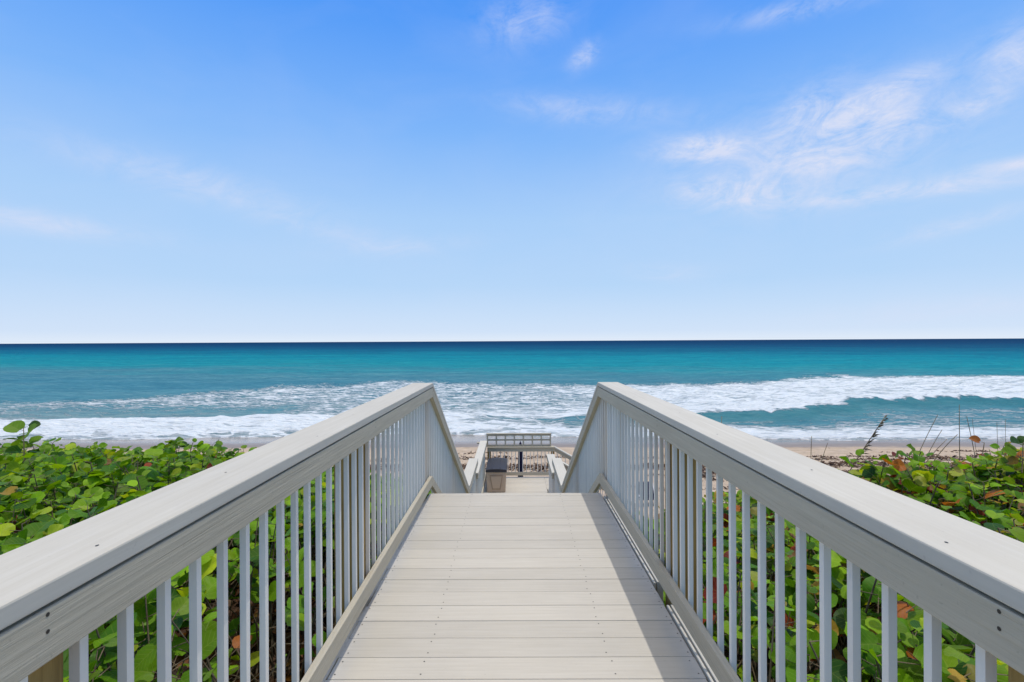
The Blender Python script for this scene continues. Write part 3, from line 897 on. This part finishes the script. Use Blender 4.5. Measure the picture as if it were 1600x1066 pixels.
def plant_mesh(name, cen, nrm, fwd, size, tint, rods, rng, **kw):
    LV, ey = leaves_geo(cen, nrm, fwd, size, rng, **kw)
    n = len(cen)
    off = (np.arange(n) * NV)[:, None, None]
    tris = (LT[None] + off).reshape(-1, 3); quads = (LQ[None] + off).reshape(-1, 4)
    verts = [LV]; base = len(LV); nlq = len(quads)
    allq = [quads]
    for V, Q in rods:
        allq.append(Q + base); verts.append(V); base += len(V)
    V = np.concatenate(verts); Q = np.concatenate(allq)
    mq = np.ones(len(Q), np.int32); mq[:nlq] = 0
    me = np_mesh(name, V, Q, tris, [M_leaf, M_stem], mq, np.zeros(len(tris), np.int32))
    col = np.ones((len(V), 4), np.float32); col[:, :3] = (.08, .10, .03)
    col[:n * NV, :3] = np.repeat(tint, NV, 0)
    a = me.attributes.new('tint', 'FLOAT_COLOR', 'POINT'); a.data.foreach_set('color', col.ravel())
    uvl = me.uv_layers.new(name='leaf')
    uvv = np.zeros((len(V), 2), np.float32)
    uvv[:n * NV, 0] = np.tile(lx, n); uvv[:n * NV, 1] = np.tile(ly, n)
    li = np.zeros(len(me.loops), np.int32); me.loops.foreach_get('vertex_index', li)
    uvl.data.foreach_set('uv', uvv[li].ravel())
    return me

GREENS = np.array([(.095, .230, .006), (.150, .310, .007), (.055, .160, .008), (.225, .400, .010), (.032, .105, .014), (.36, .46, .020)])
GP = np.array([.27, .27, .18, .15, .07, .06])
WARM = np.array([(.42, .13, .025), (.26, .045, .02), (.17, .025, .018), (.40, .26, .04), (.22, .12, .05), (.30, .34, .04)])
def tints(n, rng, warm):
    g = GREENS[rng.choice(len(GREENS), n, p=GP / GP.sum())] * rng.uniform(.55, 1.2, (n, 1))
    w = WARM[rng.integers(0, len(WARM), n)] * rng.uniform(.7, 1.2, (n, 1))
    pick = rng.uniform(0, 1, n) < warm
    return np.where(pick[:, None], w, g)

def canopy(x, y, side):
    x = np.asarray(x, float); y = np.asarray(y, float)
    if side < 0:
        z = np.interp(y, [-3, 1.5, 4, 5.7, 7.5, 9.5, 11, 12.5], [.5, .5, .32, .13, -.36, -.98, -1.6, -2.4])
        z = z - np.clip(x + 4.0, 0, 3.2) * np.interp(y, [0, 2, 5, 9], [.0, .08, .15, .2])
        z = z + np.clip(-x - 4.5, 0, 5) * .03
    else:
        z = np.interp(y, [-3, 1, 2.7, 4.2, 5, 6, 7.5, 9.5], [.42, .42, .40, .22, .06, -.35, -1.1, -2.1])
        z = z + np.clip(x - 3.6, -2.2, 0) * np.interp(y, [0, 2, 4, 6], [.05, .10, .22, .22]) + np.clip(x - 3.6, 0, 2.5) * .10
    z = z + (fbm(x * .9 + 3, y * .9, 3, 50) - .5) * .42
    return z

def thicket(side, label):
    rng = np.random.default_rng(100 + side)
    P = []
    if side < 0:
        xa, xb, ya, yb = 1.0, 14.5, -1.2, 12.5
    else:
        xa, xb, ya, yb = 1.0, 12.0, -1.2, 9.3
    N = int((xb - xa) * (yb - ya) * 40)
    ax = rng.uniform(xa, xb, N); ay = rng.uniform(ya, yb, N)
    keep = ax < 1.25 * np.maximum(ay, 0) + 3.2
    # open pocket beside the deck where litter shows
    if side < 0:
        pocket = 1.05 * np.exp(-(((ax - 1.2) / 1.0) ** 2 + ((ay - 3.5) / 1.3) ** 2))
        keep &= rng.uniform(0, 1, N) > pocket * 1.0
    else:
        pocket = np.exp(-(((ax - 1.1) / .5) ** 2 + ((ay - 3.2) / 1.2) ** 2)) * .55
        keep &= rng.uniform(0, 1, N) > pocket
    holes = fbm(ax * 1.15, ay * 1.15, 2, 71 + side)
    keep &= holes < .76
    ax, ay = ax[keep], ay[keep]; sx = ax * side
    N = len(ax)
    top = canopy(sx, ay, side) + rng.normal(0, .07, N) - .02
    low = rng.uniform(0, 1, N) < .34            # under-storey shoots
    gz = ground_z(sx, ay)
    top = np.where(low, gz + (top - gz) * rng.uniform(.35, .85, N), top)
    near = ax < 1.22
    top = np.where(near, np.minimum(top, .42), top)
    lean = rng.normal(0, .16, (N, 2))
    base = np.stack([sx - lean[:, 0] * 2, ay - lean[:, 1] * 2, gz - .05], 1)
    tip = np.stack([sx, ay, top], 1)
    midp = (base + tip) / 2 + np.stack([rng.normal(0, .10, N), rng.normal(0, .10, N), np.zeros(N)], 1)
    # keep stems clear of the deck
    for A in (base, midp, tip):
        A[:, 0] = np.where(np.abs(A[:, 0]) < .98, side * .98, A[:, 0])
    r = rng.uniform(.006, .013, N)
    rods = [sticks(base, midp, r, r * .8), sticks(midp, tip, r * .8, r * .4)]
    C, NR_, FW, SZ, TI = [], [], [], [], []
    az0 = rng.uniform(0, 6.28, N)
    nl = 9
    warm = .008 if side < 0 else .15
    for k in range(nl):
        t = k / (nl - 1)
        use = rng.uniform(0, 1, N) < (1.0 if k < 7 else .7)
        a = az0 + k * 2.6 + rng.normal(0, .4, N)
        sizes = (.040 + .034 * np.minimum(t * 2.2, 1)) * rng.uniform(.55, 1.25, N) * np.interp(ay, [0, 2.5, 4.5], [.74, .90, 1.06])
        if side > 0: sizes = sizes * .95
        pet = sizes * rng.uniform(.5, 1.0, N) + .02
        att = tip - np.stack([np.zeros(N), np.zeros(N), t * rng.uniform(.28, .42, N)], 1)
        rise_ = rng.uniform(.0, .8, N) * (1 - t * .4)
        out = np.stack([np.cos(a), np.sin(a), rise_], 1)
        b = att + out * pet[:, None]
        tilt = rng.uniform(.1, 1.15, N)
        nr = np.stack([-np.cos(a) * np.sin(tilt) * .55 + rng.normal(0, .45, N), -np.sin(a) * np.sin(tilt) * .55 + rng.normal(0, .45, N) - .12, np.cos(tilt) + .15], 1)
        fw = np.stack([np.cos(a), np.sin(a), rise_ * .6 + rng.normal(0, .2, N)], 1)
        c = b + fw / np.linalg.norm(fw, axis=1, keepdims=True) * sizes[:, None] * .8
        ok = use & (np.abs(c[:, 0]) > .93 + sizes)
        ti = tints(N, rng, warm if side < 0 else np.interp(ax, [1.2, 3.0], [.09, .20]))
        if k == 0:
            ti = ti * .6 + .4 * np.array([.20, .30, .03])
        C.append(c[ok]); NR_.append(nr[ok]); FW.append(fw[ok]); SZ.append(sizes[ok]); TI.append(ti[ok])
        rods.append(sticks(att[ok], (b + (c - b) * .25)[ok], np.full(ok.sum(), .0028), np.full(ok.sum(), .002)))
    me = plant_mesh('sea_grape_thicket', np.concatenate(C), np.concatenate(NR_), np.concatenate(FW), np.concatenate(SZ), np.concatenate(TI), rods, rng)
    o = link_mesh(me, 'sea_grape_thicket')
    tag(o, label, 'shrubbery', None, 'stuff')
    print('THICKET', side, N, sum(len(c) for c in C))
thicket(-1, 'dense green sea grape thicket on the left of the boardwalk')
thicket(1, 'sea grape thicket with orange and red leaves on the right of the boardwalk')

def shoot(loc, tip, label, leafspec, seed):
    """single upright shoot: list of (height fraction, azimuth, radius, tint)"""
    rng = np.random.default_rng(seed)
    o = empty('sea_grape_shoot', loc, label, 'plant')
    b = Vector(loc); t = Vector(tip)
    mid = b.lerp(t, .55) + Vector((.04, .02, 0))
    MB().tube([b, mid, t], [.009, .007, .004], 6).build('stem', M_stem, o, smooth=True)
    C, NRm, F, S, TI, rods = [], [], [], [], [], []
    for (h, a, r, ti) in leafspec:
        p = np.array(mid.lerp(t, h)) - np.array(loc)
        d = np.array([math.cos(a), math.sin(a), .25])
        c = p + d * r * 1.4
        C.append(c); NRm.append([-.3 * d[0] + rng.normal(0, .2), -.45 + rng.normal(0, .2), .75]); F.append(d); S.append(r); TI.append(ti)
        rods.append(sticks(p[None], (p + d * r * .6)[None], np.array([.003]), np.array([.002])))
    me = plant_mesh('leaf', np.array(C), np.array(NRm), np.array(F), np.array(S), np.array(TI), rods, rng)
    link_mesh(me, 'leaf', o)
g_ = (.13, .24, .02); gd = (.03, .08, .015); og = (.50, .16, .02); br = (.30, .10, .03)
shoot((-5.50, 5.45, -.9), (-5.43, 5.5, .46), 'taller sprig standing above the far left edge of the left thicket',
      [(1.0, .4, .06, gd), (.95, 3.0, .085, g_), (.9, -.3, .08, g_), (.8, 2.2, .07, g_), (.78, 4.2, .07, gd), (.7, .9, .07, g_)], 3)
shoot((4.40, 4.45, -.9), (4.45, 4.4, .47), 'shoot with one bright orange leaf at the right edge of the right thicket',
      [(1.0, .6, .05, gd), (.97, 3.4, .06, gd), (.85, 0., .085, og), (.8, 2.6, .06, g_), (.75, 4.5, .08, (.40, .25, .04)), (.6, 3.0, .08, g_)], 5)
shoot((4.70, 5.3, -1.1), (4.86, 5.2, .31), 'bare leaning twig with a curled brown leaf beside the sea oats on the right',
      [(1.0, 2.4, .05, br), (.45, .4, .035, br)], 8)

# --- litter and twigs on the ground by the deck
def litter():
    rng = np.random.default_rng(9)
    N = 5200
    x = np.concatenate([-rng.uniform(.6, 3.8, N * 2 // 3), rng.uniform(.6, 3.6, N // 3)])
    n = len(x)
    y = rng.uniform(-.3, 7.5, n)
    cen = np.stack([x, y, ground_z(x, y) + rng.uniform(.0, .09, n)], 1)
    nr = np.stack([rng.normal(0, .6, n), rng.normal(0, .6, n), np.ones(n)], 1)
    fw = np.stack([rng.normal(0, 1, n), rng.normal(0, 1, n), rng.normal(0, .2, n)], 1)
    pal = np.array([(.075, .035, .022), (.04, .022, .017), (.13, .055, .03), (.18, .12, .085), (.22, .10, .05)])
    ti = pal[rng.integers(0, 5, n)] * rng.uniform(.6, 1.2, (n, 1))
    m = 1500
    sx = np.where(rng.uniform(0, 1, m) < .7, -1, 1) * rng.uniform(.95, 3.8, m); sy = rng.uniform(.5, 8, m)
    p0 = np.stack([sx, sy, ground_z(sx, sy) + rng.uniform(0, .35, m)], 1)
    p1 = p0 + np.stack([rng.normal(0, .28, m), rng.normal(0, .28, m), rng.uniform(-.1, .40, m)], 1)
    p1[:, 0] = np.where(np.abs(p1[:, 0]) < .95, np.sign(sx) * .95, p1[:, 0])
    rr = rng.uniform(.002, .008, m)
    me = plant_mesh('leaf_litter', cen, nr, fw, rng.uniform(.03, .075, n), ti, [sticks(p0, p1, rr, rr * .6)], rng, fold=(-.3, .9), curl=(-.6, 1.2), wave=.3)
    tag(link_mesh(me, 'leaf_litter'), 'brown fallen leaves and grey twigs on the ground beside the deck', 'leaf litter', None, 'stuff')
litter()

# --- grey creeping stems and dry grass at the seaward edge of the thicket
M_dry, T = new_mat('dry_stalk')
_p = T.n('ShaderNodeNewGeometry').outputs['Position']
finish(T, T.mix(T.mr(T.noise(_p, 9, 4), .35, .65), (.10, .075, .05), (.24, .19, .11)), .8, None, .2)
M_grass, T = new_mat('dune_grass')
_p = T.n('ShaderNodeNewGeometry').outputs['Position']
finish(T, T.mix(T.mr(T.noise(_p, 3, 4), .35, .65), (.10, .13, .03), (.30, .24, .12)), .7, None, .2)
def grass():
    rng = np.random.default_rng(12)
    V, Q = [], []; b = 0
    cl = [(rng.uniform(1.6, 7.5), rng.uniform(6.2, 11.5)) for _ in range(70)] + [(-rng.uniform(1.6, 4.0), rng.uniform(9, 13)) for _ in range(26)]
    for cx, cy in cl:
        for _ in range(16):
            x, y = cx + rng.normal(0, .12), cy + rng.normal(0, .12)
            z = float(np.interp(y, GY, GZ)) - .05
            h = rng.uniform(.25, .75) * (1.25 if cy < 9 else .8); a = rng.uniform(0, 6.28); ben = rng.uniform(.05, .5) * h
            w = .0035
            prev = None
            for i in range(5):
                t = i / 4
                p = np.array([x + math.cos(a) * ben * t * t, y + math.sin(a) * ben * t * t, z + h * t * (1 - .15 * t)])
                ww = w * (1 - t * .85)
                V += [p + np.array([-math.sin(a) * ww, math.cos(a) * ww, 0]), p - np.array([-math.sin(a) * ww, math.cos(a) * ww, 0])]
                if i:
                    Q.append([b + 2 * i - 2, b + 2 * i - 1, b + 2 * i + 1, b + 2 * i])
            b += 10
    me = np_mesh('dune_grass', np.array(V), np.array(Q), mats=[M_grass])
    tag(link_mesh(me, 'dune_grass'), 'thin dry dune grass on the slope between the thickets and the beach', 'grass', None, 'stuff')
grass()

# --- sea oats: each stalk a plant of its own
def sea_oat(x, y, ztop, lean, bow, label, head=True, r=.006):
    """stalk rooted in the dune at (x, y); tip leans by lean, bow bends it"""
    g = float(ground_z(x, y)) - .03
    o = empty('sea_oats', (x, y, g), label, 'sea oats', 'sea oats stalks on the right of the boardwalk')
    n = 12
    r *= 1.35
    pts = []
    for i in range(n + 1):
        t = i / n
        pts.append((x + lean * t + bow * (t ** 3), y + .1 * t, g + (ztop - g) * (t - .10 * abs(bow) * t ** 4)))
    MB().tube(pts, [r * (1 - .55 * i / n) for i in range(n + 1)], 5).build('stalk', M_dry, o, smooth=True)
    rng = random.Random(int(x * 1000))
    if head:
        mb = MB()
        for k in range(46):
            t = .74 + .26 * rng.random()
            i = min(int(t * n), n - 1)
            p = Vector(pts[i]).lerp(Vector(pts[i + 1]), t * n - i)
            dirx = (.55 + rng.random() * .8) * (1 if lean + bow >= 0 else -1)
            d = Vector((dirx, rng.uniform(-.6, .6), rng.uniform(-.25, .75))).normalized()
            L = rng.uniform(.04, .11) * (1.3 - (t - .74) * 3)
            q = p + d * L
            sidev = d.cross(Vector((0, 1, 0))).normalized() * .0075
            mb.add([p, p.lerp(q, .5) + sidev, q, p.lerp(q, .5) - sidev], [(0, 1, 2, 3)])
            sv = Vector((0, .0075, 0))
            mb.add([p, p.lerp(q, .5) + sv, q, p.lerp(q, .5) - sv], [(0, 1, 2, 3)])
        mb.build('seed_head', M_dry, o)
    mb = MB()
    for k in range(3):
        a = rng.uniform(0, 6.28); L = rng.uniform(.5, .9)
        pl = [(x + math.cos(a) * .35 * t * t, y + math.sin(a) * .3 * t * t, g + L * t) for t in (0, .25, .5, .75, 1)]
        mb.tube(pl, [.004, .004, .003, .002, .001], 3)
    mb.build('blade', M_grass, o)
def at(px, py, Y):      # world x and z of a sight line at distance Y, used to size the plants
    return (px - 803) / 781 * Y - .01, EYE - (py - 532 + (px - 800) * .0053) / 781 * Y
def oat(pxb, pxt, pyt, Y, bow, label, head=False, r=.0062):
    xb, _ = at(pxb, 0, Y); xt, zt_ = at(pxt, pyt, Y)
    g = float(ground_z(xb, Y))
    lean = (xt - xb) - bow
    sea_oat(xb, Y, zt_, lean, bow, label, head, r)
oat(1235, 1391, 648, 6.6, .05, 'tallest sea oats stalk with a feathery seed head leaning right above the railing', True, .008)
oat(1365, 1472, 646, 7.0, .10, 'thin sea oats stalk without seed head, next right of the feathery one', False, .006)
oat(1390, 1478, 668, 7.4, .20, 'pale short sea oats stalk bending right, left of the two arched ones', False)
oat(1380, 1486, 680, 7.1, .38, 'lower of the two arched sea oats stalks bending right over the thicket', False)
oat(1395, 1503, 671, 6.8, .42, 'upper and darker of the two arched sea oats stalks bending right over the thicket', False, .007)
oat(1499, 1506, 632, 6.9, .02, 'straight upright thin sea oats stalk rising highest over the surf', False)
oat(1545, 1517, 650, 7.3, -.05, 'thin sea oats stalk leaning left, right of the straight upright one', False)
oat(1537, 1525, 652, 7.6, -.02, 'faint stalk close behind the left leaning sea oats stalk', False, .0035)
oat(1561, 1564, 660, 7.6, .01, 'short faint upright stalk, left of a matching pair near the right edge', False, .004)
oat(1572, 1577, 655, 7.8, .02, 'short faint upright stalk, right of a matching pair near the right edge', False, .004)
oat(1266, 1272, 681, 8.2, .05, 'small upright stalk just above the right rail cap', False, .007)
oat(1262, 1297, 690, 8.3, .18, 'small stalk arching right just above the right rail cap', False, .007)
oat(1122, 1131, 650, 7.5, .03, 'single stalk tip poking up over the far part of the right rail cap', False, .007)

# --- seaweed wrack on the sand
def wrack():
    rng = np.random.default_rng(21)
    N = 150000
    x = rng.uniform(-34, 42, N); y = rng.uniform(14, 30, N)
    n1 = fbm(x * .35, y * 1.1, 4, 61); n2 = fbm(x * 1.6, y * 3.0, 3, 63)
    b1 = np.exp(-((y - 23.2 - .8 * (fbm(x * .2, x * 0, 2, 3) - .5)) / .75) ** 2) * 1.0
    b2 = np.exp(-((y - 25.9 - 1.0 * (fbm(x * .2, x * 0 + 5, 2, 4) - .5)) / .30) ** 2) * .85
    b3 = np.exp(-((y - 21.4) / .9) ** 2) * .72 * sstep(4, 9, x)
    b4 = np.exp(-((y - 28.0) / .25) ** 2) * .42
    b5 = np.exp(-((y - 18.5) / 1.2) ** 2) * .30
    b6 = np.exp(-((y - 25.0) / .5) ** 2) * np.exp(-((x - 20) / 8) ** 2) * .75
    dens = np.maximum.reduce([b1, b2, b3, b4, b5, b6])
    keep = (n1 * .6 + n2 * .4 + dens * .54) > .76
    x, y, dn = x[keep], y[keep], (n1 * .6 + n2 * .4 + dens * .5)[keep]
    n = len(x)
    z = ground_z(x, y) + rng.uniform(0, 1, n) * np.clip((dn - .78) * 1.1, .015, .16)
    a = rng.uniform(0, 6.28, n); L = rng.uniform(.05, .14, n); w = rng.uniform(.015, .05, n)
    d = np.stack([np.cos(a), np.sin(a), rng.normal(0, .35, n)], 1); s_ = np.stack([-np.sin(a), np.cos(a), rng.normal(0, .4, n)], 1)
    p = np.stack([x, y, z], 1)
    V = np.stack([p - d * L[:, None], p + s_ * w[:, None], p + d * L[:, None], p - s_ * w[:, None]], 1).reshape(-1, 3)
    Q = np.arange(n * 4).reshape(-1, 4)
    m, T = new_mat('dried_seaweed')
    P_ = T.n('ShaderNodeNewGeometry').outputs['Position']
    finish(T, T.mix(T.mr(T.noise(P_, 5, 5), .35, .65), (.045, .026, .02), (.125, .075, .05)), .85, None, .2)
    me = np_mesh('seaweed_wrack', V, Q, mats=[m])
    tag(link_mesh(me, 'seaweed_wrack'), 'dark brown seaweed strewn in broken lines along the sand', 'seaweed', None, 'stuff')
    print('WRACK', n)
wrack()
